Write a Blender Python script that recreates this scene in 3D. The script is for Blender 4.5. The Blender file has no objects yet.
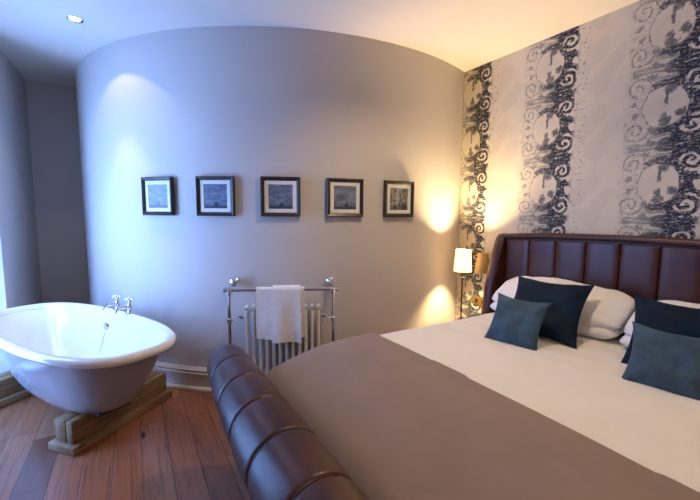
import bpy, bmesh, math, random
from mathutils import Vector, Matrix, Euler, noise
random.seed(7)
SC = bpy.context.scene
COL = SC.collection
PI = math.pi

# ------------------------------------------------------------------ helpers
def srgb(r, g, b):
    f = lambda c: (c/255/12.92) if c/255 <= .04045 else ((c/255+.055)/1.055)**2.4
    return (f(r), f(g), f(b), 1)

def link(o, parent=None):
    COL.objects.link(o)
    if parent: o.parent = parent
    return o

def obj(name, bm, mat, parent=None, smooth=True, loc=None, auto=None):
    bmesh.ops.recalc_face_normals(bm, faces=bm.faces)
    me = bpy.data.meshes.new(name)
    bm.to_mesh(me); bm.free()
    for p in me.polygons: p.use_smooth = smooth
    if smooth:
        try: me.set_sharp_from_angle(angle=auto if auto else math.radians(42))
        except Exception: pass
    if mat is not None: me.materials.append(mat)
    o = bpy.data.objects.new(name, me)
    if loc is not None: o.location = loc
    return link(o, parent)

def tag(o, label, cat, group=None):
    o['label'] = label; o['category'] = cat
    if group: o['group'] = group
    return o

def thing(name, label, cat, loc=(0, 0, 0), rot=(0, 0, 0), group=None):
    o = bpy.data.objects.new(name, None)
    o.empty_display_size = .1
    o.location = loc; o.rotation_euler = rot
    link(o); return tag(o, label, cat, group)

def struct(name, bm, mat, parent=None, smooth=False):
    o = obj(name, bm, mat, parent, smooth)
    if parent is None: o['kind'] = 'structure'
    return o

def copy_tree(root, loc, rot=None, label=None):
    r = root.copy(); COL.objects.link(r); r.location = loc
    if rot is not None: r.rotation_euler = rot
    if label: r['label'] = label
    for ch in list(root.children):
        c = ch.copy(); COL.objects.link(c); c.parent = r
        for g in list(ch.children):
            d = g.copy(); COL.objects.link(d); d.parent = c
    return r

def box(bm, lo, hi, bev=0, seg=2, M=None):
    t = bmesh.new()
    bmesh.ops.create_cube(t, size=1)
    for v in t.verts:
        v.co = Vector([(lo[i]+hi[i])/2 + v.co[i]*(hi[i]-lo[i]) for i in range(3)])
    if bev > 0:
        bmesh.ops.bevel(t, geom=t.edges[:], offset=bev, segments=seg, affect='EDGES', profile=.5)
    merge(bm, t, M)

def merge(bm, t, M=None):
    if M is not None: t.transform(M)
    me = bpy.data.meshes.new('tmp'); t.to_mesh(me); t.free()
    bm.from_mesh(me); bpy.data.meshes.remove(me)

def lathe(bm, prof, n=24, M=None, cap=True):
    t = bmesh.new(); rings = []
    for r, z in prof:
        rings.append([t.verts.new((r*math.cos(2*PI*i/n), r*math.sin(2*PI*i/n), z)) for i in range(n)])
    for a, b in zip(rings, rings[1:]):
        for i in range(n):
            t.faces.new((a[i], a[(i+1) % n], b[(i+1) % n], b[i]))
    if cap:
        if prof[0][0] > 1e-5: t.faces.new(rings[0])
        if prof[-1][0] > 1e-5: t.faces.new(rings[-1])
    bmesh.ops.remove_doubles(t, verts=t.verts, dist=1e-6)
    merge(bm, t, M)

def tube(bm, pts, r, n=12, M=None):
    pts = [Vector(p) for p in pts]; t = bmesh.new(); rings = []
    up = None
    for i, p in enumerate(pts):
        d = (pts[min(i+1, len(pts)-1)]-pts[max(i-1, 0)]).normalized()
        if up is None:
            up = Vector((0, 0, 1)) if abs(d.z) < .9 else Vector((1, 0, 0))
        s = d.cross(up).normalized(); up = s.cross(d).normalized()
        rr = r[i] if isinstance(r, (list, tuple)) else r
        rings.append([t.verts.new(p+s*rr*math.cos(2*PI*k/n)+up*rr*math.sin(2*PI*k/n)) for k in range(n)])
    for a, b in zip(rings, rings[1:]):
        for k in range(n): t.faces.new((a[k], a[(k+1) % n], b[(k+1) % n], b[k]))
    t.faces.new(rings[0]); t.faces.new(rings[-1])
    merge(bm, t, M)

def rbox(bm, lo, hi, R, n=(24, 24, 8), disp=None):
    """box with rounded edges of radius R (or per-axis R), on a regular grid so that it can be displaced"""
    t = bmesh.new()
    lo, hi = Vector(lo), Vector(hi); key = {}
    def coord(ax, i):
        # grid lines packed into the rounded zone at both ends
        k = 5
        L = hi[ax]-lo[ax]; r = min(R, L/2-1e-4)
        m = n[ax]
        if i <= k: return lo[ax]+r*(i/k)
        if i >= m+k: return hi[ax]-r*((m+2*k-i)/k) if i < m+2*k else hi[ax]
        return lo[ax]+r+(L-2*r)*(i-k)/m
    def vert(i):
        if i in key: return key[i]
        q = Vector([coord(a, i[a]) for a in range(3)])
        c = Vector([min(max(q[a], lo[a]+min(R, (hi[a]-lo[a])/2-1e-4)), hi[a]-min(R, (hi[a]-lo[a])/2-1e-4)) for a in range(3)])
        d = q-c
        if d.length > 1e-9: q = c+d.normalized()*min(R, max(abs(x) for x in d)+0)
        if d.length > 1e-9: q = c+d.normalized()*max(abs(x) for x in d)
        if disp: q = disp(q)
        key[i] = t.verts.new(q); return key[i]
    N = [n[a]+10 for a in range(3)]
    for ax in range(3):
        a, b = (ax+1) % 3, (ax+2) % 3
        for side in (0, N[ax]):
            for i in range(N[a]):
                for j in range(N[b]):
                    def mk(ii, jj):
                        w = [0, 0, 0]; w[ax] = side; w[a] = ii; w[b] = jj; return vert(tuple(w))
                    t.faces.new((mk(i, j), mk(i+1, j), mk(i+1, j+1), mk(i, j+1)))
    merge(bm, t)

def sweep(bm, prof, xs, scale=None, closed=False, ends=True):
    """profile [(y,z)] swept along x"""
    t = bmesh.new(); rings = []
    for x in xs:
        pr = prof if scale is None else scale(x)
        rings.append([t.verts.new((x, y, z)) for y, z in pr])
    m = len(rings[0])
    for a, b in zip(rings, rings[1:]):
        for k in range(m if closed else m-1):
            t.faces.new((a[k], a[(k+1) % m], b[(k+1) % m], b[k]))
    if ends and closed:
        t.faces.new(rings[0]); t.faces.new(rings[-1])
    merge(bm, t)

# ------------------------------------------------------------------ materials
def newmat(name):
    m = bpy.data.materials.new(name); m.use_nodes = True
    nt = m.node_tree; b = nt.nodes['Principled BSDF']
    return m, nt, b

def N(nt, typ, **k):
    n = nt.nodes.new(typ)
    for a, v in k.items():
        if a in n.inputs: n.inputs[a].default_value = v
        else: setattr(n, a, v)
    return n

class X:
    """tiny arithmetic on node sockets"""
    nt = None
    def __init__(s, v): s.v = v
    @staticmethod
    def op(o, *a):
        n = X.nt.nodes.new('ShaderNodeMath'); n.operation = o
        for i, q in enumerate(a):
            q = q.v if isinstance(q, X) else q
            if isinstance(q, (int, float)): n.inputs[i].default_value = q
            else: X.nt.links.new(q, n.inputs[i])
        return X(n.outputs[0])
    def __add__(s, o): return X.op('ADD', s, o)
    __radd__ = __add__
    def __sub__(s, o): return X.op('SUBTRACT', s, o)
    def __rsub__(s, o): return X.op('SUBTRACT', o, s)
    def __mul__(s, o): return X.op('MULTIPLY', s, o)
    __rmul__ = __mul__
    def __truediv__(s, o): return X.op('DIVIDE', s, o)
    def __neg__(s): return X.op('MULTIPLY', s, -1)
def sin(a): return X.op('SINE', a)
def xabs(a): return X.op('ABSOLUTE', a)
def xmin(a, b): return X.op('MINIMUM', a, b)
def xmax(a, b): return X.op('MAXIMUM', a, b)
def xsqrt(a): return X.op('SQRT', a)
def floor_(a): return X.op('FLOOR', a)
def atan2(a, b): return X.op('ARCTAN2', a, b)
def pingpong(a, b): return X.op('PINGPONG', a, b)
def sstep(a, lo, hi):
    n = X.nt.nodes.new('ShaderNodeMapRange'); n.interpolation_type = 'SMOOTHSTEP'
    X.nt.links.new(a.v, n.inputs[0])
    n.inputs[1].default_value = lo; n.inputs[2].default_value = hi
    return X(n.outputs[0])
def vec(x, y, z=0.0):
    n = X.nt.nodes.new('ShaderNodeCombineXYZ')
    for i, q in enumerate((x, y, z)):
        if isinstance(q, X): X.nt.links.new(q.v, n.inputs[i])
        else: n.inputs[i].default_value = q
    return n.outputs[0]
def noise_(v, scale, detail=3, rough=.5, dist=0):
    n = X.nt.nodes.new('ShaderNodeTexNoise'); X.nt.links.new(v, n.inputs['Vector'])
    n.inputs['Scale'].default_value = scale; n.inputs['Detail'].default_value = detail
    n.inputs['Roughness'].default_value = rough; n.inputs['Distortion'].default_value = dist
    return X(n.outputs[0])
def vor(v, scale, rnd=1.0):
    n = X.nt.nodes.new('ShaderNodeTexVoronoi'); X.nt.links.new(v, n.inputs['Vector'])
    n.inputs['Scale'].default_value = scale; n.inputs['Randomness'].default_value = rnd
    return X(n.outputs['Distance'])
def white(v):
    n = X.nt.nodes.new('ShaderNodeTexWhiteNoise'); n.noise_dimensions = '3D'
    X.nt.links.new(v, n.inputs['Vector']); return X(n.outputs['Value'])
def mixc(f, a, b):
    n = X.nt.nodes.new('ShaderNodeMix'); n.data_type = 'RGBA'
    X.nt.links.new(f.v, n.inputs[0]) if isinstance(f, X) else setattr(n.inputs[0], 'default_value', f)
    for q, i in ((a, 6), (b, 7)):
        if isinstance(q, tuple): n.inputs[i].default_value = q
        else: X.nt.links.new(q, n.inputs[i])
    return n.outputs[2]
def texco(nt, which='Object'):
    n = nt.nodes.new('ShaderNodeTexCoord'); return n.outputs[which]
def sep(nt, v):
    n = nt.nodes.new('ShaderNodeSeparateXYZ'); nt.links.new(v, n.inputs[0])
    return X(n.outputs[0]), X(n.outputs[1]), X(n.outputs[2])
def bump(nt, b, h, strength=.3, dist=.01):
    n = nt.nodes.new('ShaderNodeBump'); n.inputs['Strength'].default_value = strength
    n.inputs['Distance'].default_value = dist
    nt.links.new(h.v, n.inputs['Height']); nt.links.new(n.outputs[0], b.inputs['Normal'])

def simple(name, col, rough=.5, metal=0, nscale=None, namt=.12, bmp=0, bscale=None, sheen=0, coat=0, spec=None):
    m, nt, b = newmat(name); X.nt = nt
    b.inputs['Roughness'].default_value = rough; b.inputs['Metallic'].default_value = metal
    if sheen:
        b.inputs['Sheen Weight'].default_value = sheen; b.inputs['Sheen Tint'].default_value = tuple(min(1, c*4+.02) for c in col[:3])+(1,); b.inputs['Sheen Roughness'].default_value = .4
    if coat: b.inputs['Coat Weight'].default_value = coat; b.inputs['Coat Roughness'].default_value = .1
    if spec is not None: b.inputs['Specular IOR Level'].default_value = spec
    v = texco(nt)
    if nscale:
        f = noise_(v, nscale, 4, .55)
        dk = tuple(c*(1-namt) for c in col[:3])+(1,); lt = tuple(min(1, c*(1+namt)) for c in col[:3])+(1,)
        nt.links.new(mixc(sstep(f, .25, .75), dk, lt), b.inputs['Base Color'])
    else: b.inputs['Base Color'].default_value = col
    if bmp: bump(nt, b, noise_(v, bscale or 200, 3), bmp, .004)
    return m

M = {}
M['wall'] = simple('wall_paint', (.57, .54, .52, 1), .75, 0, 1.3, .025, .06, 160)
M['ceiling'] = simple('ceiling_paint', (.76, .72, .66, 1), .8, 0, 1.0, .02, .04, 150)
M['trim'] = simple('trim_paint', (.60, .575, .55, 1), .4, 0, 3, .03)
M['white_paint'] = simple('window_paint', (.75, .74, .72, 1), .4, 0, 3, .03)
M['chrome'] = simple('chrome', (.78, .79, .80, 1), .10, 1, 30, .03)
M['brass'] = simple('aged_brass', (.30, .20, .075, 1), .45, 1, 60, .2)
M['dark_metal'] = simple('dark_bronze', (.06, .05, .04, 1), .35, .9, 60, .2)
M['enamel'] = simple('white_enamel', (.84, .85, .86, 1), .12, 0, 2, .015, coat=.4)
M['tub_paint'] = simple('grey_tub_paint', (.31, .315, .36, 1), .25, 0, 4, .04, coat=.7)
M['black_iron'] = simple('black_iron', (.03, .03, .035, 1), .5, .3, 40, .2)
M['radiator'] = simple('radiator_enamel', (.84, .83, .80, 1), .3, 0, 6, .03)
M['linen'] = simple('white_linen', (.80, .775, .74, 1), .85, 0, 8, .02, .15, 500, .15)
M['pillow_linen'] = simple('pillow_linen', (.78, .785, .83, 1), .85, 0, 9, .02, .2, 60, .1)
M['throw'] = simple('taupe_wool', (.262, .192, .158, 1), .9, 0, 7, .05, .35, 420, .25)
M['terry'] = simple('white_terry', (.90, .90, .91, 1), .95, 0, 40, .04, .9, 330, .3)
M['navy'] = simple('navy_velvet', (.0035, .014, .036, 1), .8, 0, 9, .35, .2, 300, .10, spec=.2)
M['teal'] = simple('slate_teal_velvet', (.046, .088, .130, 1), .8, 0, 11, .32, .25, 260, .3, spec=.25)
M['shade_wood'] = simple('bedside_wood', (.05, .03, .02, 1), .4, 0, 12, .3)
M['frame_bronze'] = simple('dark_bronze_frame', (.045, .038, .032, 1), .35, .35, 50, .3)
M['mount'] = simple('ivory_mount_board', (.78, .76, .70, 1), .7, 0, 20, .02)
M['plastic'] = simple('white_plastic', (.75, .75, .72, 1), .4, 0, 9, .02)

def leather():
    m, nt, b = newmat('oxblood_leather'); X.nt = nt
    v = texco(nt)
    f = noise_(v, 7, 5, .6)
    nt.links.new(mixc(sstep(f, .3, .7), (.036, .0098, .0078, 1), (.064, .0175, .0130, 1)), b.inputs['Base Color'])
    b.inputs['Specular IOR Level'].default_value = .42
    r = noise_(v, 12, 4)*.12+.30
    nt.links.new(r.v, b.inputs['Roughness'])
    h = vor(v, 260)*.6+noise_(v, 60, 4)*.6+noise_(v, 7, 1)*.7
    bump(nt, b, h, .12, .004)
    return m
M['leather'] = leather()

def oak():
    m, nt, b = newmat('pale_oak'); X.nt = nt
    x, y, z = sep(nt, texco(nt))
    v = vec(x*1.5, y*22, z*22)
    f = noise_(v, 1.6, 5, .6, .6); k = vor(vec(x*5, y*9, z*9), 1.1)
    c = mixc(sstep(f, .3, .7), (.17, .098, .044, 1), (.30, .185, .085, 1))
    c = mixc(sstep(k, .05, .16), (.16, .08, .03, 1), c)
    nt.links.new(c, b.inputs['Base Color']); b.inputs['Roughness'].default_value = .5
    bump(nt, b, f, .15, .004)
    return m
M['oak'] = oak()

def floor_mat():
    m, nt, b = newmat('reclaimed_floorboards'); X.nt = nt
    x, y, z = sep(nt, texco(nt))
    W = .135
    row = floor_(y/W); rh = white(vec(row, 3.3))
    xs = x+rh*7.0; Lb = 1.15; cell = floor_(xs/Lb)
    h = white(vec(row, cell, 1.7)); h2 = white(vec(row, cell, 9.1))
    g = noise_(vec(x*1.4+h*17, y*26, h*9), 2.2, 6, .62, .8)
    g2 = noise_(vec(x*5+h2*11, y*60, h*5), 1.5, 4, .6)
    blot = noise_(vec(x, y, h*4), 3.2, 4, .6)
    c = mixc(sstep(h, 0, 1), (.150, .054, .025, 1), (.36, .135, .062, 1))
    c = mixc(sstep(h2, .6, 1.0)*.6, c, (.42, .21, .115, 1))
    c = mixc(sstep(g, .45, .75)*.75, c, (.075, .027, .016, 1))
    c = mixc(sstep(g2, .55, .8)*.35, c, (.30, .15, .09, 1))
    c = mixc(sstep(blot, .55, .8)*.5, c, (.085, .030, .018, 1))
    ky = vor(vec(x*1.2+h*3, y*4), 1.3)
    c = mixc(sstep(ky, .035, .1), (.03, .012, .008, 1), c)
    ey = xabs(y/W-row-.5); ex = xabs(xs/Lb-cell-.5)
    gap = xmax(sstep(ey, .485, .497), sstep(ex, .4975, .4995))
    c = mixc(gap, c, (.018, .008, .006, 1))
    nt.links.new(c, b.inputs['Base Color'])
    r = .27+g*.16+gap*.3
    nt.links.new(r.v, b.inputs['Roughness'])
    bump(nt, b, (1-gap)*1.0+g*.15+noise_(vec(x, y*2), 6, 2)*.25, .35, .004)
    return m
M['floor'] = floor_mat()

def wallpaper():
    m, nt, b = newmat('damask_wallpaper'); X.nt = nt
    x, y, z = sep(nt, texco(nt))
    P = .695; Q = .433
    base = vec(x, z)
    u = x+1.648+P*20.5
    u = u-floor_(u/P)*P-P/2                       # about the column centre
    w0 = z-1.528+Q*8.5
    w = w0-floor_(w0/Q)*Q-Q/2
    fine = noise_(base, 75, 3, .6); mid = noise_(base, 24, 3, .6); big = noise_(base, 8, 2)
    u0 = u
    u = u+(big-.5)*.035+(mid-.5)*.030
    w = w+(mid-.5)*.034-(big-.5)*.02
    r = xsqrt((u*u)/(.100*.100)+(w*w)/(.112*.112))
    wb = Q/2-xabs(w)
    au = xabs(u-.01)
    # curls and acanthus strokes, mirrored about the column axis and repeated up the wall
    S2 = noise_(vec(au, w, 9.7), 34, 2, .55, 2.0)
    thr = sstep(u, -.10, .075)
    th = atan2(w, xabs(u))
    cu = xabs(u)-.135; cv = xabs(w)-.122
    dsp = xsqrt(cu*cu+cv*cv); inn = 1-sstep(dsp, .062, .078)
    spiral = sin(dsp*165-atan2(cv, cu))
    acan = sin(th*13+r*3.2)*.8+sin(r*9.5-th*2)*.6
    S = acan+inn*(spiral-acan)+(S2-.5)*2.0+(fine-.5)*.9
    leaf = sstep(S+thr*.95-.52, -.02, .26)
    body = sstep(r, 1.04, 1.12)*(1-sstep(xabs(u0), .175, .215))
    edge = noise_(vec(w0*30, 1.0), 1, 2)
    bodyd = body*leaf*(.68+.32*thr)
    # crescent: heavy to the right and below the opening
    cres = sstep(r, .97, 1.05)*(1-sstep(r, 1.32, 1.58))*sstep(u-w*.55, -.030, .045)*sstep(S2, .32, .46)
    rim = (1-sstep(xabs(r-1.06), .02, .06))*(.25+.5*sstep(S2, .42, .55))
    top = sstep(r, .95, 1.05)*(1-sstep(r, 1.3, 1.5))*sstep(w-xabs(u)*1.1, .01, .05)*sstep(S2, .36, .48)
    # stem and blossoms inside the opening
    stem = (1-sstep(xabs(u0-.004+(mid-.5)*.03)-.002-.008*fine, 0, .004))*(1-sstep(xabs(w), .095, .115))*sstep(xabs(w+.012)+(fine-.5)*.06, .012, .030)
    def blob(a, c, q): return 1-sstep(xsqrt((u-a)*(u-a)+(w-c)*(w-c))+(fine-.5)*.055+(mid-.5)*.05, q-.006, q+.006)
    bl = xmax(blob(.002, -.088, .028), xmax(blob(.066, -.040, .024), xmax(blob(.024, .094, .026), blob(-.004, -.052, .012))))
    # paired bars between the medallions
    bar = (1-sstep(xabs(wb-.010-.006*mid), .007, .013))*(1-sstep(xabs(u), .13, .21))
    bar2 = (1-sstep(xabs(wb-.052), .003, .008))*(1-sstep(au, .08, .19))*.8
    knot = (1-sstep(xsqrt((u-.03)*(u-.03)*.6+wb*wb)+(fine-.5)*.03, .034, .046))
    # halftone lace on the left half
    ht = sin(u*330)*sin(w*330)
    lace = body*(1-thr)*sstep(ht+(S2-.5)*5+(mid-.5)*3, .2, .6)*.35
    d = xmax(xmax(bodyd, cres), xmax(rim, top))
    d = xmax(d, xmax(stem*.85, bl*.85))
    d = xmax(d, xmax(bar*(.55+.45*thr), xmax(bar2*(.5+.5*thr), xmax(knot*.9, lace))))
    wear = sstep(noise_(vec(x*24, z*90), 1.0, 3, .6)*.5+fine*.5, .33, .52)
    d = d*(.40+.60*wear)
    fl = (1-sstep(xabs(u0-.235), .015, .055))*sstep(noise_(vec(x*40, z*75), 1, 2), .58, .66)*.55
    d = xmax(d, fl)
    # pale ground with tone-on-tone damask
    gd = sin(x*19+sin(z*15)*1.4)*sin(z*14.5+1+sin(x*17)*1.2)
    gnd = sstep(gd+(mid-.5)*1.6, -.1, .35)*.5
    
    pale = mixc(gnd, (.63, .57, .46, 1), (.55, .495, .405, 1))
    ink = mixc(thr, (.10, .108, .125, 1), (.014, .020, .042, 1))
    c = mixc(d, pale, ink)
    nt.links.new(c, b.inputs['Base Color'])
    b.inputs['Roughness'].default_value = .6
    b.inputs['Specular IOR Level'].default_value = .3
    return m
M['wallpaper'] = wallpaper()

def art_mat(name, kind):
    m, nt, b = newmat(name); X.nt = nt
    x, y, z = sep(nt, texco(nt))          # picture spans x,z in about -.07 .. .07
    v = vec(x, z, kind*3.1)
    cl = noise_(vec(x*1.0, z*2.2, kind*5.3), 16, 4, .6, .5)
    tr = noise_(vec(x, kind*2.0), 55, 3, .7)
    ridge = -.082+tr*.030+.030*(1-sstep(xabs(x-.004*kind), .0, .022))
    sil = 1-sstep(z-ridge, 0, .006)
    if kind < 4:
        c = mixc(sstep(cl, .3, .7), (.085, .120, .200, 1), (.22, .27, .36, 1))
        c = mixc(sil*.85, c, (.025, .033, .055, 1))
    else:
        q = noise_(v, 26, 5, .6, 1.2)
        c = mixc(sstep(q, .34, .66), (.025, .026, .028, 1), (.36, .36, .34, 1))
        c = mixc((1-sstep(xabs(x+.012+(q-.5)*.03), .004, .022))*.7, c, (.46, .46, .43, 1))
        c = mixc((1-sstep(z+.05+(q-.5)*.05, 0, .02))*.6, c, (.03, .03, .03, 1))
    nt.links.new(c, b.inputs['Base Color']); b.inputs['Roughness'].default_value = .35
    return m

def shade_mat(name, col):
    m, nt, b = newmat(name); X.nt = nt
    d = N(nt, 'ShaderNodeBsdfDiffuse'); t = N(nt, 'ShaderNodeBsdfTranslucent'); mx = N(nt, 'ShaderNodeMixShader')
    f = noise_(texco(nt), 220, 2)
    c = mixc(f, tuple(q*.93 for q in col[:3])+(1,), col)
    nt.links.new(c, d.inputs[0]); nt.links.new(c, t.inputs[0])
    mx.inputs[0].default_value = .55
    nt.links.new(d.outputs[0], mx.inputs[1]); nt.links.new(t.outputs[0], mx.inputs[2])
    nt.links.new(mx.outputs[0], nt.nodes['Material Output'].inputs[0]); nt.nodes.remove(b)
    return m
M['shade'] = shade_mat('cream_lamp_shade', (.86, .80, .68, 1))
M['shade_amber'] = shade_mat('amber_lamp_shade', (.74, .60, .36, 1))

def emit(name, col, s):
    m, nt, b = newmat(name)
    b.inputs['Base Color'].default_value = col
    b.inputs['Emission Color'].default_value = col; b.inputs['Emission Strength'].default_value = s
    return m
M['bulb'] = emit('lamp_glow', (1, .93, .82, 1), 14)

def glass_mat():
    m, nt, b = newmat('window_glass')
    t = N(nt, 'ShaderNodeBsdfTransparent'); g = N(nt, 'ShaderNodeBsdfGlossy'); mx = N(nt, 'ShaderNodeMixShader')
    g.inputs['Roughness'].default_value = .02; t.inputs[0].default_value = (.96, .98, .98, 1)
    mx.inputs[0].default_value = .06
    nt.links.new(t.outputs[0], mx.inputs[1]); nt.links.new(g.outputs[0], mx.inputs[2])
    nt.links.new(mx.outputs[0], nt.nodes['Material Output'].inputs[0]); nt.nodes.remove(b)
    return m
M['glass'] = glass_mat()

# ------------------------------------------------------------------ room
H = 2.6; YW = 2.633
CX, CY, R0 = -4.606, 1.898, 2.2816            # the bulging wall: a convex cylinder
LX, LY = -4.834, -.812                        # far wall, left wall
BX0, BX1, BY = -3.60, -.9, -1.15              # bay with the window
RX, FY = 1.5, -2.3
def onwall(deg, out=0.0, z=0.0):
    a = math.radians(deg); return Vector((CX+(R0+out)*math.cos(a), CY+(R0+out)*math.sin(a), z))

bm = bmesh.new(); box(bm, (-5.2, -2.6, -.12), (1.8, 2.9, 0)); struct('floor', bm, M['floor'])
bm = bmesh.new(); box(bm, (-5.2, -2.6, H), (1.8, 2.9, H+.12)); struct('ceiling', bm, M['ceiling'])
bm = bmesh.new(); box(bm, (-2.9, YW, 0), (RX+.1, YW+.12, H)); struct('wall_back', bm, M['wallpaper'])
# convex curved wall
bm = bmesh.new(); th0, th1, n = -118, 18.6, 120
A = [onwall(th0+(th1-th0)*i/n) for i in range(n+1)]
vs = [[bm.verts.new((p.x+dx*0, p.y, z)) for p in A] for z in (0, H) for dx in (0,)]
inner = [[bm.verts.new((CX+(p.x-CX)*.94, CY+(p.y-CY)*.94, z)) for p in A] for z in (0, H)]
for i in range(n):
    bm.faces.new((vs[0][i], vs[0][i+1], vs[1][i+1], vs[1][i]))
    bm.faces.new((inner[0][i], inner[1][i], inner[1][i+1], inner[0][i+1]))
    bm.faces.new((vs[0][i], inner[0][i], inner[0][i+1], vs[0][i+1]))
    bm.faces.new((vs[1][i], vs[1][i+1], inner[1][i+1], inner[1][i]))
for i in (0, n): bm.faces.new((vs[0][i], vs[1][i], inner[1][i], inner[0][i]))
struct('wall_curved', bm, M['wall'], smooth=True)
bm = bmesh.new(); box(bm, (LX-.12, LY-.12, 0), (LX, .5, H)); struct('wall_far', bm, M['wall'])
bm = bmesh.new(); box(bm, (LX, LY-.12, 0), (BX0, LY, H)); struct('wall_left', bm, M['wall'])
bm = bmesh.new(); box(bm, (BX0-.12, BY-.12, 0), (BX0, LY-.12, H)); struct('wall_bay_side', bm, M['wall'])
# bay window wall with one opening
WX0, WX1, WZ0, WZ1 = -3.44, -2.50, .05, 2.05
bm = bmesh.new()
box(bm, (BX0, BY-.15, 0), (WX0, BY, H)); box(bm, (WX1, BY-.15, 0), (RX, BY, H))
box(bm, (WX0, BY-.15, 0), (WX1, BY, WZ0)); box(bm, (WX0, BY-.15, WZ1), (WX1, BY, H))
struct('wall_window', bm, M['wall'])
bm = bmesh.new(); box(bm, (RX, BY-.15, 0), (RX+.12, YW+.12, H)); struct('wall_right', bm, M['wall'])
w = bpy.data.objects.new('window_1', None); w.location = ((WX0+WX1)/2, BY-.06, WZ0); link(w); w['kind'] = 'structure'
W2, HH = (WX1-WX0)/2, WZ1-WZ0
bm = bmesh.new()
for s in (-1, 1): box(bm, (s*W2-.035, -.04, 0), (s*W2+.035, .04, HH), .006)
box(bm, (-W2, -.04, 0), (W2, .04, .07), .006); box(bm, (-W2, -.04, HH-.07), (W2, .04, HH), .006)
box(bm, (-.035, -.035, 0), (.035, .035, HH), .006); box(bm, (-W2, -.03, HH/2-.03), (W2, .03, HH/2+.03), .006)
obj('window_frame', bm, M['white_paint'], w)
bm = bmesh.new(); box(bm, (-W2, -.004, .02), (W2, .004, HH-.02)); obj('pane', bm, M['glass'], w, smooth=False)
bm = bmesh.new(); box(bm, (-W2-.08, .03, -.04), (W2+.08, .16, 0), .008); obj('window_sill', bm, M['white_paint'], w)

# skirtings (moulded profile: out, z)
SK = [(0, 0), (.030, 0), (.034, .004), (.034, .018), (.030, .026), (.021, .030), (.021, .122), (.026, .128), (.026, .133), (.019, .138),
      (.019, .146), (.022, .150), (.022, .156), (.014, .162), (.010, .172), (.004, .178), (0, .178)]
bm = bmesh.new(); rings = []
for i in range(91):
    d = -112+(18.2+112)*i/90
    rings.append([bm.verts.new(onwall(d, o-.002, z)) for o, z in SK])
for a, b in zip(rings, rings[1:]):
    for k in range(len(SK)-1): bm.faces.new((a[k], a[k+1], b[k+1], b[k]))
struct('baseboard_curved', bm, M['trim'], smooth=True)
def skirt_straight(name, p0, p1):
    p0, p1 = Vector(p0), Vector(p1); d = (p1-p0).normalized(); nrm = Vector((-d.y, d.x, 0)); bm = bmesh.new()
    rr = [[bm.verts.new(p+nrm*(o-.002)+Vector((0, 0, z))) for o, z in SK] for p in (p0, p1)]
    for k in range(len(SK)-1): bm.faces.new((rr[0][k], rr[0][k+1], rr[1][k+1], rr[1][k]))
    struct(name, bm, M['trim'])
skirt_straight('baseboard_back', (RX, YW, 0), (-2.36, YW, 0))
skirt_straight('baseboard_left', (LX, LY, 0), (BX0, LY, 0))
skirt_straight('baseboard_far', (LX, -.02, 0), (LX, LY, 0))

# ------------------------------------------------------------------ recessed ceiling lights
def light(name, typ, loc, energy, col, rot=(0, 0, 0), **k):
    l = bpy.data.lights.new(name, typ); l.energy = energy; l.color = col
    for a, v in k.items(): setattr(l, a, v)
    o = bpy.data.objects.new(name, l); o.location = loc; o.rotation_euler = rot
    return o
def downlight_proto(label):
    t = thing('downlight', label, 'ceiling light', (0, 0, 0), group='recessed ceiling downlights')
    bm = bmesh.new(); lathe(bm, [(.030, -.001), (.044, -.006), (.047, -.003), (.047, 0), (.030, 0)], 32, cap=False)
    obj('trim_ring', bm, M['chrome'], t)
    bm = bmesh.new(); lathe(bm, [(.0, -.002), (.031, -.002), (.031, 0), (0, 0)], 32); obj('lamp', bm, M['bulb'], t)
    return t
WARM = (1, .74, .46)
dl = [(-3.148, -.249), (-1.38, 1.3), (.75, .2)]  # only the first is in view; the rest are added for warm light
labels = ['small round recessed downlight in the ceiling above the bathtub',
          'added unseen downlight in the ceiling over the bed, for warm light', 'added unseen downlight in the ceiling near the right wall, for warm light']
d0 = downlight_proto(labels[0]); d0.location = (*dl[0], H)
for q, lb in zip(dl[1:], labels[1:]): copy_tree(d0, (*q, H), label=lb)
SPOT = [(5.5, math.radians(109), .10, (1, .78, .56)), (36, math.radians(140), .7, WARM), (26, math.radians(150), .7, WARM)]
for q, (e, sz, bl, c) in zip(dl, SPOT):
    link(light('downlight_beam', 'SPOT', (*q, H-.012), e, c, spot_size=sz, spot_blend=bl, shadow_soft_size=.022))
link(light('downlight_core', 'SPOT', (*dl[0], H-.012), 22, (1, .74, .52), spot_size=math.radians(52), spot_blend=.35, shadow_soft_size=.022))

# ------------------------------------------------------------------ bed
BC = -.97
bed = thing('bed', 'sleigh bed upholstered in dark oxblood leather, scrolled footboard and panelled headboard', 'bed', (0, 0, 0))
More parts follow.
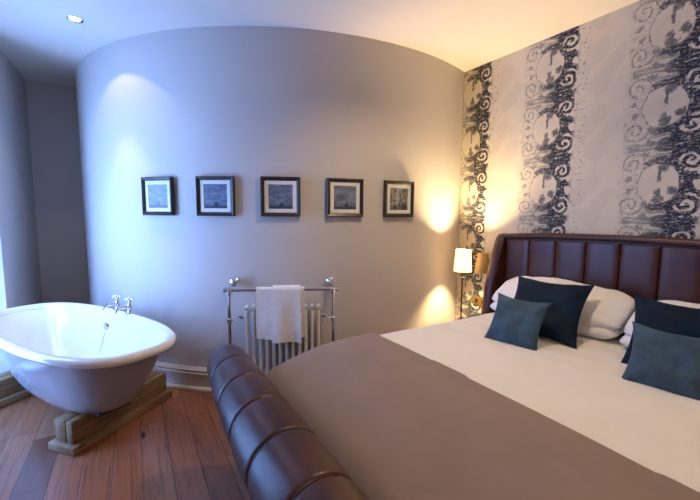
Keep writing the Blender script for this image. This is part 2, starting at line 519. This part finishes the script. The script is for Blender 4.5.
# headboard: back board + top rail as one frame
def arch(x): return 1.192+.034*(1-((x-BC)/.92)**2)
XL, XR = -1.945, .005
bm = bmesh.new(); t = bmesh.new()
xs = [XL+.05+(XR-XL-.1)*i/40 for i in range(41)]
def hbprof(x):
    zt = arch(x)
    pr = [(2.545, .12), (2.545, zt-.045)]
    # rolled top rail
    for k in range(13):
        a = -PI/2-PI*.05-k/12*PI*1.05
        pr.append((2.548-.0+.026*math.cos(a)-.012, zt-.022+.022*math.sin(a)))
    pr += [(2.60, zt-.006), (2.612, zt-.03), (2.612, .12)]
    return pr
sweep(bm, None, xs, hbprof, closed=True)
hb = obj('headboard', bm, M['leather'], bed)
PW = (XR-XL-.19)/9
for i in range(9):
    x0 = XL+.095+PW*i
    def puff(q, x0=x0):
        u = (q.x-x0)/PW*2-1
        f = max(0, 1-abs(u)**7)
        if q.y < 2.55: q.y -= .007*f
        zt = arch(q.x)-.052
        q.z = .45+(q.z-.45)/(1.16-.45)*(zt-.45)
        return q
    bm = bmesh.new(); rbox(bm, (x0+.001, 2.524, .45), (x0+PW-.001, 2.56, 1.16), .009, (10, 1, 10), puff)
    obj('headboard_panel', bm, M['leather'], hb)
for s in (-1, 1):
    xc = XL+.04 if s < 0 else XR-.04
    bm = bmesh.new()
    prof = []
    # side wing outline (y,z): sweeps forward towards the mattress
    front = [(2.36, .10), (2.345, .30), (2.35, .45), (2.375, .62), (2.392, .76), (2.425, .90), (2.462, 1.03), (2.492, 1.12), (2.512, 1.165), (2.535, 1.186), (2.56, 1.193)]
    back = [(2.598, 1.188), (2.612, 1.165), (2.612, .10)]
    ol = front+back
    rows = []
    for dx, ins in ((-.042, .026), (-.040, .012), (-.030, .003), (-.015, 0), (0, -.001), (.015, 0), (.030, .003), (.040, .012), (.042, .026)):
        cy, cz = 2.50, .66
        rr = []
        for k, (y, z) in enumerate(ol):
            a = Vector(ol[k-1]) if k else Vector(ol[0])-Vector((0, .1)); c = Vector(ol[(k+1) % len(ol)]) if k < len(ol)-1 else Vector(ol[-1])-Vector((0, .1))
            d = (c-a); nn = Vector((d.y, -d.x)).normalized() if d.length > 0 else Vector((0, 0))
            rr.append(bm.verts.new((xc+dx, y+nn.x*ins, z+nn.y*ins)))
        rows.append(rr)
    m = len(ol)
    for a, b in zip(rows, rows[1:]):
        for k in range(m): bm.faces.new((a[k], a[(k+1) % m], b[(k+1) % m], b[k]))
    bm.faces.new(rows[0]); bm.faces.new(rows[-1])
    obj('headboard_wing', bm, M['leather'], hb)
# scrolled footboard, panels between stitched seams
FX0, FX1 = -1.862, -.078; NP = 8; FW = (FX1-FX0)/NP
cz = .600
def roll(x):
    r = .093+.024*max(0, 1-((x-BC)/.89)**2)
    return .374-(r-.106)*.9, r                            # the scroll is fuller towards the middle
def fprof(x):
    cy, rr_ = roll(x)
    i = (x-FX0)/FW; f = abs(i-round(i))*FW               # distance to a seam
    end = min(x-FX0, FX1-x)
    g = .006*math.exp(-(f/.006)**2) if .02 < end else 0
    pf = -.002*math.sin(min(1, f/(FW/4))*PI/2)
    e = 0
    if end < .05: e = (.05-math.sqrt(max(0, .05**2-(.05-end)**2)))
    o = pf+g+e*.8
    pr = []
    # outer face going up from the floor rail
    oo = min(o, .03)
    for y_, z_ in ((.478, .03), (.472, .2), (.462, .33), (.445, .42), (.418, .468)): pr.append((y_+oo, z_))
    for k in range(25):
        a = math.radians(250-k*(250+15)/24)
        r = rr_-o
        pr.append((cy+r*math.cos(a), cz+r*math.sin(a)))
    pr += [(.500-oo, .52), (.508-oo, .42), (.508-oo, .03)]
    return pr
xs = []
for i in range(NP):
    for q in (0, .006, .012, .024, .035, .05, .08, .15, .25, .38, .5, .62, .75, .85, .92, .95, .965, .976, .988, .994): xs.append(FX0+FW*(i+q))
xs.append(FX1)
xs = sorted(set(xs+[FX0+.005, FX0+.02, FX1-.005, FX1-.02]))
bm = bmesh.new(); sweep(bm, None, xs, fprof, closed=True)
fb = obj('footboard', bm, M['leather'], bed, auto=math.radians(60))
# lighter piped stitching in the seams of the roll
for i in range(1, NP):
    bm = bmesh.new(); pts = []; cy, rr_ = roll(FX0+FW*i)
    for k in range(29):
        a = math.radians(245-k*(245+12)/28); pts.append((FX0+FW*i, cy+(rr_-.0045)*math.cos(a), cz+(rr_-.0045)*math.sin(a)))
    tube(bm, pts, .0016, 6); obj('seam_piping', bm, M['leather'], fb)
for s in (-1, 1):
    xc = -1.80 if s < 0 else -.14
    bm = bmesh.new(); box(bm, (xc-.035, .49, .12), (xc+.035, 2.56, .36), .02, 3); obj('side_rail', bm, M['leather'], bed)
for x in (-1.78, -.16):
    for y in (.493, 2.52):
        bm = bmesh.new(); lathe(bm, [(.012, 0), (.014, .12), (.014, .15)], 16, Matrix.Translation((x, y, 0))); obj('leg', bm, M['shade_wood'], bed)
bm = bmesh.new(); box(bm, (-1.77, .50, .20), (-.17, 2.52, .34), .01); obj('bed_base', bm, M['shade_wood'], bed)

# mattress and bedding
MX0, MX1, MY0, MY1, ZT = -1.765, -.175, .520, 2.50, .637
bm = bmesh.new(); rbox(bm, (MX0+.05, MY0+.09, .342), (MX1-.05, MY1-.02, .500), .05, (6, 6, 1))
tag(obj('mattress', bm, M['linen'], None), 'white mattress beneath the bedding of the leather sleigh bed', 'mattress')
def top_shape(x, y):
    """gentle crown plus foot drop of the made bed"""
    u = (x-BC)/.79; v = (y-1.45)/1.0
    return .009*(1-min(1, abs(u))**3)-(.115*(max(0, 1.04-y)/.52)**1.9)
def quilt(q, amp=.004):
    q = q.copy(); n = noise.noise(Vector((q.x*2.1, q.y*2.6, 3)))+.5*noise.noise(Vector((q.x*6, q.y*4.5, 8)))
    k = max(0, min(1, (q.z-.36)/.22))
    q.z += k*(top_shape(q.x, q.y)+(amp*n if q.z > .55 else 0))
    if q.z > .56 and q.y > 1.3:
        # soft folds radiating from under the cushions
        fy = min(1, (q.y-1.3)/.4)
        q.z += .006*fy*noise.noise(Vector((q.x*5+q.y*3, q.y*9-q.x*2, 1)))
    if k < .9: q.x += .006*(1-k)*n*(1 if q.x > BC else -1)
    return q
bm = bmesh.new()
t = bmesh.new(); rbox(t, (MX0, MY0+.02, .30), (MX1, MY1, ZT), .07, (60, 76, 8), quilt)
fs = [f for f in t.faces if f.calc_center_median().z < .335]
merge(bm, t)
tag(obj('duvet', bm, M['linen'], None), 'smooth white duvet spread over the bed between taupe throw and pillows', 'duvet')
bm = bmesh.new(); t = bmesh.new()
def thr(q):
    q = quilt(q, .003)
    return q
rbox(t, (MX0-.009, MY0+.005, .27), (MX1+.009, 2.40, ZT+.013), .075, (64, 96, 8), thr)
for f in [f for f in t.faces if f.calc_center_median().y > 1.192 or f.calc_center_median().z < .285]: t.faces.remove(f)
for v in [v for v in t.verts if not v.link_faces]: t.verts.remove(v)
for v in t.verts:
    if v.co.y > 1.165: v.co.y = 1.192
merge(bm, t)
o = obj('bed_throw', bm, M['throw'], None)
so = o.modifiers.new('thickness', 'SOLIDIFY'); so.thickness = .007; so.offset = -1
tag(o, 'flat taupe brown wool throw laid across the foot end of the bed', 'throw')

# ------------------------------------------------------------------ pillows and cushions
def pillow_bm(w, h, t, pinch=.06, seed=0, wr=.006, p=2.2, n=34, q=.62, rd=0):
    bm = bmesh.new(); key = {}
    for side in (1, -1):
        g = []
        for i in range(n+1):
            row = []
            for j in range(n+1):
                u = -1+2*i/n; v = -1+2*j/n
                u = math.sin(u*PI/2)*.35+u*.65; v = math.sin(v*PI/2)*.35+v*.65
                x = u*w/2*(1-pinch*(1-v*v)*abs(u)**1.5); z = v*h/2*(1-pinch*(1-u*u)*abs(v)**1.5)
                k_ = 1-rd*abs(u*v)**3; x *= k_; z *= 1-2.2*rd*abs(u*v)**3*(w/h)*.5
                f = max(0, (1-abs(u)**p)*(1-abs(v)**p))**q
                dent = math.exp(-((u-.25)**2+(v+.1)**2)/.05)
                nz = -1.7*dent+noise.noise(Vector((x*7, z*7, seed*3.7+side)))+.6*noise.noise(Vector((x*15, z*15, seed*2.1+side*2)))
                # creases running in from the corners
                cr = math.sin((abs(u)-abs(v))*9+seed)*.5*(abs(u*v))**1.2
                y = -side*(t/2*f+(wr*nz+wr*1.4*cr)*min(1, f*2.2))
                edge = i in (0, n) or j in (0, n)
                k = (i, j) if edge else (i, j, side)
                if k not in key: key[k] = bm.verts.new((x, y, z))
                row.append(key[k])
            g.append(row)
        for i in range(n):
            for j in range(n):
                f = (g[i][j], g[i+1][j], g[i+1][j+1], g[i][j+1])
                bm.faces.new(f if side > 0 else f[::-1])
    return bm
def piping_pts(w, h, pinch):
    pts = []
    for k in range(4):
        for i in range(14):
            s = -1+2*i/14
            u, v = [(s, -1), (1, s), (-s, 1), (-1, -s)][k]
            pts.append((u*w/2*(1-pinch*(1-v*v)*abs(u)**1.5), 0, v*h/2*(1-pinch*(1-u*u)*abs(v)**1.5)))
    return pts+[pts[0]]
def cushion(name, label, cat, group, mat, w, h, t, loc, rot, seed, pinch=.07, wr=.006, p=2.2, q=.62, rd=0):
    o = obj(name, pillow_bm(w, h, t, pinch, seed, wr, p, q=q, rd=rd), mat, None, auto=math.radians(80))
    o.location = loc; o.rotation_euler = rot
    tag(o, label, cat, group)
    return o
G = 'white bed pillows'
R_ = math.radians
cushion('pillow', 'white pillow at the left of the bed, lower one of its stack', 'pillow', G, M['pillow_linen'], .82, .34, .125, (-1.335, 2.335, .706), (R_(-82), 0, .02), 1, .02, .008, 3.0, .55, .07)
cushion('pillow', 'white pillow at the left of the bed, leaning on the headboard above another', 'pillow', G, M['pillow_linen'], .85, .38, .16, (-1.335, 2.345, .795), (R_(-60), 0, .02), 2, .02, .013, 2.6, .6, .13)
cushion('pillow', 'white pillow at the right of the bed, lower one of its stack', 'pillow', G, M['pillow_linen'], .74, .34, .125, (-.545, 2.325, .706), (R_(-82), 0, .03), 3, .02, .008, 3.0, .55, .07)
cushion('pillow', 'white pillow at the right of the bed, leaning on the headboard behind navy cushion', 'pillow', G, M['pillow_linen'], .75, .38, .16, (-.54, 2.335, .795), (R_(-60), 0, .03), 4, .02, .013, 2.6, .6, .13)
NV, TE = M['navy'], M['teal']
cushion('cushion', 'large dark navy velvet cushion nearer the bedside lamp, leaning on white pillows', 'cushion', 'navy velvet cushions', NV, .425, .425, .12, (-1.24, 2.07, .797), (-.79, 0, .249), 5, .13, .013)
cushion('cushion', 'large dark navy velvet cushion farther from the lamp, behind a slate blue cushion', 'cushion', 'navy velvet cushions', NV, .39, .39, .11, (-.64, 2.14, .782), (-.65, .05, .30), 6, .13, .013)
cushion('cushion', 'small slate blue velvet cushion in front of the left navy cushion, nearer the lamp', 'cushion', 'slate blue velvet cushions', TE, .300, .300, .105, (-1.243, 1.815, .754), (-.562, .02, .213), 7, .15, .013)
cushion('cushion', 'slate blue velvet cushion lying in front of the right navy cushion, at the picture edge', 'cushion', 'slate blue velvet cushions', TE, .29, .29, .105, (-.592, 1.885, .744), (-.545, .03, .215), 8, .15, .013)

# ------------------------------------------------------------------ bathtub
TC = Vector((-2.8822, -.3503, 0)); TH = .50
tub = thing('bathtub', 'freestanding roll top bathtub, white inside and grey outside, standing on oak blocks', 'bathtub', (TC.x, TC.y, 0), (0, 0, TH))
TA, TB, TN = .845, .359, 2.75
def loop(a, b, n_, z, m=72, ox=0):
    out = []
    for k in range(m):
        t_ = 2*PI*k/m; c, s = math.cos(t_), math.sin(t_)
        out.append(Vector((ox+a*math.copysign(abs(c)**(2/n_), c), b*math.copysign(abs(s)**(2/n_), s), z)))
    return out
def loft(bm, loops, cap0=False, cap1=False):
    vs_ = [[bm.verts.new(p) for p in L] for L in loops]; m = len(vs_[0])
    for a, b in zip(vs_, vs_[1:]):
        for k in range(m): bm.faces.new((a[k], a[(k+1) % m], b[(k+1) % m], b[k]))
    if cap0: bm.faces.new(vs_[0])
    if cap1: bm.faces.new(vs_[-1])
ZR = .625
# outer painted shell
sh = [(.195, .46, .15), (.20, .49, .172), (.22, .53, .197), (.26, .575, .219), (.34, .632, .248), (.42, .690, .274), (.50, .737, .298), (.56, .768, .314), (.592, .786, .324)]
bm = bmesh.new(); loft(bm, [loop(a, b, 2.55, z) for z, a, b in sh], cap0=True); obj('tub_shell', bm, M['tub_paint'], tub)
# white basin with rolled rim
L = [loop(.785, .325, 2.6, .590)]
for k in range(13):
    a = math.radians(-100+k*(280)/12)
    rx = .026
    L.append(loop(TA-rx+rx*math.cos(a), TB-rx+rx*math.sin(a)*0+rx*math.cos(a), 2.7, ZR-.026+rx*math.sin(a)))
for z, a, b in ((.56, .756, .302), (.48, .715, .282), (.40, .668, .258), (.34, .622, .238), (.28, .572, .212), (.245, .52, .18), (.228, .43, .13), (.224, .2, .06)):
    L.append(loop(a, b, 2.6, z))
bm = bmesh.new(); loft(bm, L, cap1=True); obj('basin', bm, M['enamel'], tub, auto=math.radians(70))
# waste, overflow, taps on the wall side rim
def to_local(v): return Matrix.Rotation(-TH, 4, 'Z') @ (Vector(v)-TC)
bm = bmesh.new(); lathe(bm, [(.0, .230), (.03, .230), (.034, .224)], 24, Matrix.Translation((-.02, .02, 0))); obj('waste', bm, M['chrome'], tub)
ovx = -.165
bm = bmesh.new()
lathe(bm, [(0, .010), (.018, .010), (.030, .007), (.033, 0)], 24, Matrix.Translation((ovx, .286, .50)) @ Matrix.Rotation(math.radians(97), 4, 'X'))
obj('overflow', bm, M['chrome'], tub)
bm = bmesh.new(); pts = [(ovx+.004*math.sin(k*2.0), .272-.0078*k*.55, .47-.0145*k) for k in range(14)]; tube(bm, pts, .0028, 6)
obj('plug_chain', bm, M['chrome'], tub)
def tap(x):
    y = .338
    bm = bmesh.new(); T = Matrix.Translation((x, y, ZR-.004))
    lathe(bm, [(.026, 0), (.026, .006), (.018, .012), (.013, .030), (.017, .042), (.017, .056), (.013, .064), (.010, .085), (.013, .090), (.013, .096), (.0, .098)], 20, T)
    sp = [(x, y, ZR+.040), (x, y-.03, ZR+.050), (x, y-.065, ZR+.050), (x, y-.090, ZR+.040), (x, y-.098, ZR+.022)]
    tube(bm, sp, [.010, .011, .010, .0095, .010], 12)
    o = obj('tap', bm, M['chrome'], tub)
    bm = bmesh.new(); Z = ZR+.100
    for k in range(4):
        a = k*PI/2+.4
        tube(bm, [(x, y, Z), (x+.030*math.cos(a), y+.030*math.sin(a), Z)], [.0055, .0045], 8)
        lathe(bm, [(0, -.007), (.006, -.004), (.007, 0), (.006, .004), (0, .007)], 10, Matrix.Translation((x+.032*math.cos(a), y+.032*math.sin(a), Z)))
    lathe(bm, [(.010, -.010), (.010, .008), (.006, .013), (0, .014)], 14, Matrix.Translation((x, y, Z)))
    obj('tap_handle', bm, M['chrome'], o)
    bm = bmesh.new(); lathe(bm, [(.008, .013), (.008, .017), (0, .0185)], 14, Matrix.Translation((x, y, Z))); obj('tap_button', bm, M['enamel'], o)
tap(-.105); tap(.055)
# dark iron foot pads between shell and blocks
for x in (-.45, .43):
    bm = bmesh.new(); box(bm, (x-.05, -.09, .1815), (x+.05, .09, .212), .008); obj('foot_pad', bm, M['black_iron'], tub)

# oak blocks
def oak_block(label, origin, ang, length=.72):
    t = thing('bath_block', label, 'wooden block', origin, (0, 0, ang), 'oak blocks under the bathtub')
    bm = bmesh.new(); box(bm, (0, -.100, 0), (length, .100, .050), .008, 2)
    obj('plinth', bm, M['oak'], t)
    bm = bmesh.new()
    for a, b in ((-.068, -.020), (-.015, .068)): box(bm, (.022, a, .050), (length-.02, b, .181), .007, 2)
    box(bm, (.045, -.024, .052), (length-.03, -.010, .170))
    obj('beam', bm, M['oak'], t)
    return t
A0 = Vector((-2.391, -.315, 0)); C0 = Vector((-2.873, .222, 0)); dd = (C0-A0).normalized(); ang = math.atan2(dd.y, dd.x)
left_n = Vector((-dd.y, dd.x, 0))
org = A0+left_n*.108
ob = oak_block('oak block under the tap-side-right end of the bathtub, nearest the bed, with grooved top', org, ang)
ob['label'] = 'pale oak sleeper block under the end of the bathtub nearest the bed'
org2 = Vector((-3.345, -.71, 0))+left_n*.108-dd*.21
copy_tree(ob, org2, (0, 0, ang), 'oak sleeper block under the far end of the bathtub, partly in shade')

# ------------------------------------------------------------------ framed pictures
def picture(deg, label, k, w=.278, h=.278):
    p = onwall(deg, 0, 1.4535)
    t = thing('picture_frame', label, 'framed picture', p, (0, 0, math.radians(deg)+PI/2), 'row of five framed pictures')
    # local: x along the wall, -y out of the wall
    d0 = -.007; d1 = -.034; f = .027
    bm = bmesh.new()
    o_, i_ = w/2, w/2-f
    prof = [(o_, d0), (o_, d1+.006), (o_-.006, d1), (o_-.015, d1+.004), (i_, d1+.012), (i_, d0)]
    rings = []
    for sx, sz in ((-1, -1), (1, -1), (1, 1), (-1, 1)):
        rings.append([bm.verts.new((sx*a, b, sz*a*h/w)) for a, b in prof])
    for q in range(4):
        a, b = rings[q], rings[(q+1) % 4]
        for j in range(len(prof)): bm.faces.new((a[j], a[(j+1) % len(prof)], b[(j+1) % len(prof)], b[j]))
    obj('frame', bm, M['frame_bronze'], t, auto=math.radians(20))
    bm = bmesh.new(); s = i_; a = .085
    # mount board with a bevelled window
    V = [[bm.verts.new((sx*q, yy, sz*q)) for sx, sz in ((-1, -1), (1, -1), (1, 1), (-1, 1))] for q, yy in ((s, -.019), (a+.003, -.019), (a, -.0165), (a, -.012), (s, -.012))]
    for r1, r2 in zip(V, V[1:]+[V[0]]):
        for j in range(4): bm.faces.new((r1[j], r1[(j+1) % 4], r2[(j+1) % 4], r2[j]))
    obj('mount', bm, M['mount'], t, smooth=False)
    bm = bmesh.new(); box(bm, (-.089, -.0155, -.089), (.089, -.009, .089)); obj('print', bm, art_mat('print_%s' % 'abcde'[k], k), t, smooth=False)
    return t
plabels = ['framed pale blue print, the leftmost of five on the curved wall, nearest the taps',
           'framed blue cloudy print, second from the left in the row on the curved wall',
           'framed grey blue print in the middle of the row of five',
           'framed grey print, second from the bedside lamp, above the radiator\'s right end',
           'framed black and white patterned print nearest the bedside lamp']
for k, d in enumerate((-48.1, -36.5, -25.0, -13.4, -2.05)): picture(d, plabels[k], k)

# ------------------------------------------------------------------ heated towel rail with radiator
RD = -24.7
tr = thing('towel_radiator', 'chrome framed towel radiator with white columns standing against the curved wall', 'radiator',
           onwall(RD, 0, 0), (0, 0, math.radians(RD)+PI/2))
HW = .354; PY = -.150; CYR = -.072                        # local: x along wall, -y into the room
bm = bmesh.new(); tube(bm, [(-HW-.025, PY, .815), (HW+.025, PY, .815)], .0135, 14)
for s in (-1, 1): lathe(bm, [(.0135, 0), (.019, .003), (.019, .012), (.0, .016)], 14, Matrix.Translation((s*(HW+.022), PY, .815)) @ Matrix.Rotation(s*PI/2, 4, 'Y'))
obj('top_rail', bm, M['chrome'], tr)
for s in (-1, 1):
    bm = bmesh.new(); tube(bm, [(s*HW, PY, .02), (s*HW, PY, .80)], .0125, 14)
    lathe(bm, [(.034, 0), (.034, .006), (.020, .014), (.0125, .030)], 20, Matrix.Translation((s*HW, PY, 0)))
    for z in (.60, .80): lathe(bm, [(.0125, -.02), (.019, -.014), (.019, .014), (.0125, .02)], 16, Matrix.Translation((s*HW, PY, z)))
    obj('post', bm, M['chrome'], tr)
    bm = bmesh.new(); wy = R0*(math.cos(math.asin(HW/R0))-1)
    tube(bm, [(s*HW, PY, .822), (s*HW, PY+.05, .84), (s*HW*.97, wy+.0, .845)], .010, 12)
    # round rosette on the wall
    Ml = Matrix.Translation((s*HW*.97, wy+.032, .845)) @ Matrix.Rotation(PI/2, 4, 'X')
    lathe(bm, [(.036, .0), (.036, .026), (.030, .036), (.016, .042), (.012, .058)], 24, Ml)
    obj('wall_bracket', bm, M['chrome'], tr)
    for z in (.605, .20):
        bm = bmesh.new(); tube(bm, [(s*HW, PY, z), (s*.34, PY, z), (s*.325, PY+.02, z), (s*.31, CYR, z), (s*.27, CYR, z)], .0095, 12)
        lathe(bm, [(.0095, 0), (.017, .004), (.017, .03), (.012, .036)], 14, Matrix.Translation((s*.300, CYR, z)) @ Matrix.Rotation(-s*PI/2, 4, 'Y'))
        obj('cross_pipe', bm, M['chrome'], tr)
NC = 12
for i in range(NC):
    x = -.246+.500*i/(NC-1)
    bm = bmesh.new()
    for yy in (CYR-.030, CYR, CYR+.030):
        tube(bm, [(x, yy, .15+.03), (x, yy, .68-.03)], .0112, 10)
    for z in (.165, .668):
        tube(bm, [(x, CYR-.038, z), (x, CYR, z+(.008 if z > .4 else -.008)), (x, CYR+.036, z)], [.014, .018, .014], 10)
    for z in (.18, .655):
        tube(bm, [(x-.024, CYR, z), (x+.024, CYR, z)], .013, 10)
    obj('radiator_column', bm, M['radiator'], tr)
# towel over the rail
def towel(label):
    bm = bmesh.new(); nx = 22
    def flap(x0, x1, zf, zb, off, seed):
        prof = []
        r = .0145+off
        for k in range(23): prof.append((-r, zf+(.815-zf)*k/22, k))
        for k in range(1, 10):
            a = PI-k*PI/10; prof.append((r*math.cos(a), .815+r*math.sin(a), 23+k))
        for k in range(13): prof.append((r, .815-(.815-zb)*k/12, 40+k))
        t = bmesh.new(); outer = []
        for i in range(nx+1):
            u = i/nx; x = x0+(x1-x0)*u; row = []
            for (y, z, k) in prof:
                hang = max(0, .80-z)
                wv = .010*hang*3*math.sin(u*7+seed)+.006*noise.noise(Vector((x*14, z*7, seed)))*min(1, hang*8)
                yy = y+(wv-.006*hang if y < 0 else -wv*.3)
                zz = z+(.005*math.sin(u*5+seed*2) if k == 0 else 0)
                if zf+.042 < z < zf+.062 and y < 0: yy += .0022
                xx = x+(.012*hang*(u-.5)*2)+.003*noise.noise(Vector((z*9, u*3, seed+4)))
                row.append(t.verts.new((xx, PY+yy, zz)))
            outer.append(row)
        for a, b in zip(outer, outer[1:]):
            for k in range(len(prof)-1): t.faces.new((a[k], a[k+1], b[k+1], b[k]))
        bmesh.ops.recalc_face_normals(t, faces=t.faces)
        bmesh.ops.solidify(t, geom=t.faces[:], thickness=.008)
        merge(bm, t)
    flap(-.172, .152, .470, .735, .004, 1.3)
    flap(-.060, .127, .445, .745, .015, 2.9)
    o = obj('towel', bm, M['terry'], None, auto=math.radians(70))
    o.location = tr.location; o.rotation_euler = tr.rotation_euler
    tag(o, label, 'towel')
towel('white terry towel folded over the chrome rail of the radiator')

# ------------------------------------------------------------------ bedside
ns = thing('bedside_table', 'dark wooden bedside table between the bed and the curved wall', 'bedside table', (-2.135, 2.37, 0))
bm = bmesh.new(); box(bm, (-.10, -.05, .395), (.145, .2, .42), .006); obj('top', bm, M['shade_wood'], ns)
bm = bmesh.new(); box(bm, (-.09, -.04, .23), (.135, .19, .395), .004); obj('carcass', bm, M['shade_wood'], ns)
bm = bmesh.new(); box(bm, (-.08, -.052, .245), (.125, -.039, .382), .003); dr = obj('drawer', bm, M['shade_wood'], ns)
bm = bmesh.new(); lathe(bm, [(.006, 0), (.006, .012), (.013, .018), (.011, .026), (0, .028)], 14, Matrix.Translation((.02, -.052, .31)) @ Matrix.Rotation(PI/2, 4, 'X')); obj('knob', bm, M['brass'], dr)
for sx in (-.08, .125):
    for sy in (-.03, .18):
        bm = bmesh.new(); tube(bm, [(sx, sy, .235), (sx, sy, 0)], [.018, .012], 10); obj('leg', bm, M['shade_wood'], ns)
LP = Vector((-2.145, 2.375, .42))
lamp = thing('table_lamp', 'slim bedside lamp with glowing cream cone shade in the wall corner', 'lamp', LP)
bm = bmesh.new(); lathe(bm, [(.062, 0), (.062, .008), (.050, .014), (.014, .022), (.008, .030)], 28); obj('base', bm, M['dark_metal'], lamp)
bm = bmesh.new()
lathe(bm, [(.007, .02), (.007, .10), (.012, .105), (.012, .113), (.007, .118), (.007, .37), (.013, .376), (.013, .39), (.006, .396), (.006, .45)], 16); obj('stem', bm, M['dark_metal'], lamp)
bm = bmesh.new(); lathe(bm, [(.074, .445), (.061, .622), (.059, .622), (.072, .445)], 40, cap=False)
sd = obj('lamp_shade', bm, M['shade'], lamp)
bm = bmesh.new()
for k in range(3):
    a = k*2*PI/3; tube(bm, [(.01*math.cos(a), .01*math.sin(a), .45), (.0705*math.cos(a), .0705*math.sin(a), .45)], .0018, 6)
obj('shade_carrier', bm, M['dark_metal'], lamp)
bm = bmesh.new(); lathe(bm, [(.0, .455), (.012, .458), (.018, .468), (.019, .480), (.015, .494), (.0, .502)], 18); obj('bulb', bm, M['bulb'], lamp)
RP = Vector((.225, 2.375, .42))  # extra lamp and table, added out of view to warm ceiling and wallpaper
copy_tree(ns, (.215, 2.37, 0), label='added unseen bedside table that carries the extra lamp right of the bed')
copy_tree(lamp, RP, label='added unseen bedside lamp right of the bed, warming ceiling and wallpaper')
for P_, e_ in ((LP, 70), (RP, 38)): link(light('lamp_bulb', 'POINT', P_+Vector((0, 0, .548)), e_, (1, .69, .34), shadow_soft_size=.025))
# reading light on the papered wall, unlit
sc = thing('wall_light', 'small amber shaded wall light between bedside lamp and headboard', 'wall light', (-2.098, YW, .93))
bm = bmesh.new(); lathe(bm, [(.032, 0), (.032, .006), (.012, .014)], 20, Matrix.Rotation(PI/2, 4, 'X') @ Matrix.Translation((0, 0, -.0))); 
obj('backplate', bm, M['brass'], sc)
bm = bmesh.new(); tube(bm, [(0, -.008, 0), (0, -.04, -.012), (0, -.07, -.004), (0, -.075, .03)], .005, 10); obj('arm', bm, M['brass'], sc)
bm = bmesh.new(); lathe(bm, [(.064, -.082), (.040, .085), (.038, .085), (.062, -.082)], 32, Matrix.Translation((0, -.075, 0)), cap=False); obj('lamp_shade', bm, M['shade_amber'], sc)
# switch plate
sp = thing('socket_plate', 'small aged brass switch plate on the wallpaper beside the headboard', 'switch', (-2.165, YW, .575))
bm = bmesh.new(); box(bm, (-.075, -.010, -.043), (.075, 0, .043), .003); obj('plate', bm, M['brass'], sp)
for s in (-1, 1):
    bm = bmesh.new(); box(bm, (s*.034-.013, -.016, -.018), (s*.034+.013, -.009, .018), .003); obj('rocker', bm, M['dark_metal'], sp)

# ------------------------------------------------------------------ daylight
sky = light('window_daylight', 'AREA', ((WX0+WX1)/2, BY-.24, (WZ0+WZ1)/2+.05), 104, (.23, .43, 1.0), (PI/2, 0, 0), shape='RECTANGLE', size=1.05, size_y=2.15)
sky.rotation_euler = (PI/2, 0, 0)   # faces +Y
link(sky)
W = bpy.data.worlds.new('sky'); SC.world = W; W.use_nodes = True
nt = W.node_tree; bg = nt.nodes['Background']
st = nt.nodes.new('ShaderNodeTexSky'); st.sky_type = 'HOSEK_WILKIE'; st.turbidity = 4
nt.links.new(st.outputs[0], bg.inputs[0]); bg.inputs[1].default_value = .6

# ------------------------------------------------------------------ camera
f, pi_, ro, a = 369.767945, .102337934, .00835664367, .536992589
F = Vector((-math.cos(a)*math.cos(pi_), math.sin(a)*math.cos(pi_), -math.sin(pi_)))
Rv = Vector((math.sin(a), math.cos(a), 0)); U = Rv.cross(F)
R2 = Rv*math.cos(ro)+U*math.sin(ro); U2 = -Rv*math.sin(ro)+U*math.cos(ro)
cam = bpy.data.cameras.new('camera'); co = bpy.data.objects.new('camera', cam)
mw = Matrix((R2, U2, -F)).transposed().to_4x4(); mw.translation = (0, 0, 1.35); co.matrix_world = mw
cam.sensor_fit = 'HORIZONTAL'; cam.sensor_width = 36; cam.lens = 36*f/700; cam.clip_start = .02
link(co); SC.camera = co
SC.view_settings.view_transform = 'Standard'
try: SC.view_settings.look = 'None'
except Exception: pass
SC.view_settings.gamma = 1; SC.view_settings.use_curve_mapping = False
SC.view_settings.exposure = 0.68
SC.cycles.use_denoising = True
SC.cycles.max_bounces = 10; SC.cycles.diffuse_bounces = 6; SC.cycles.sample_clamp_indirect = 6
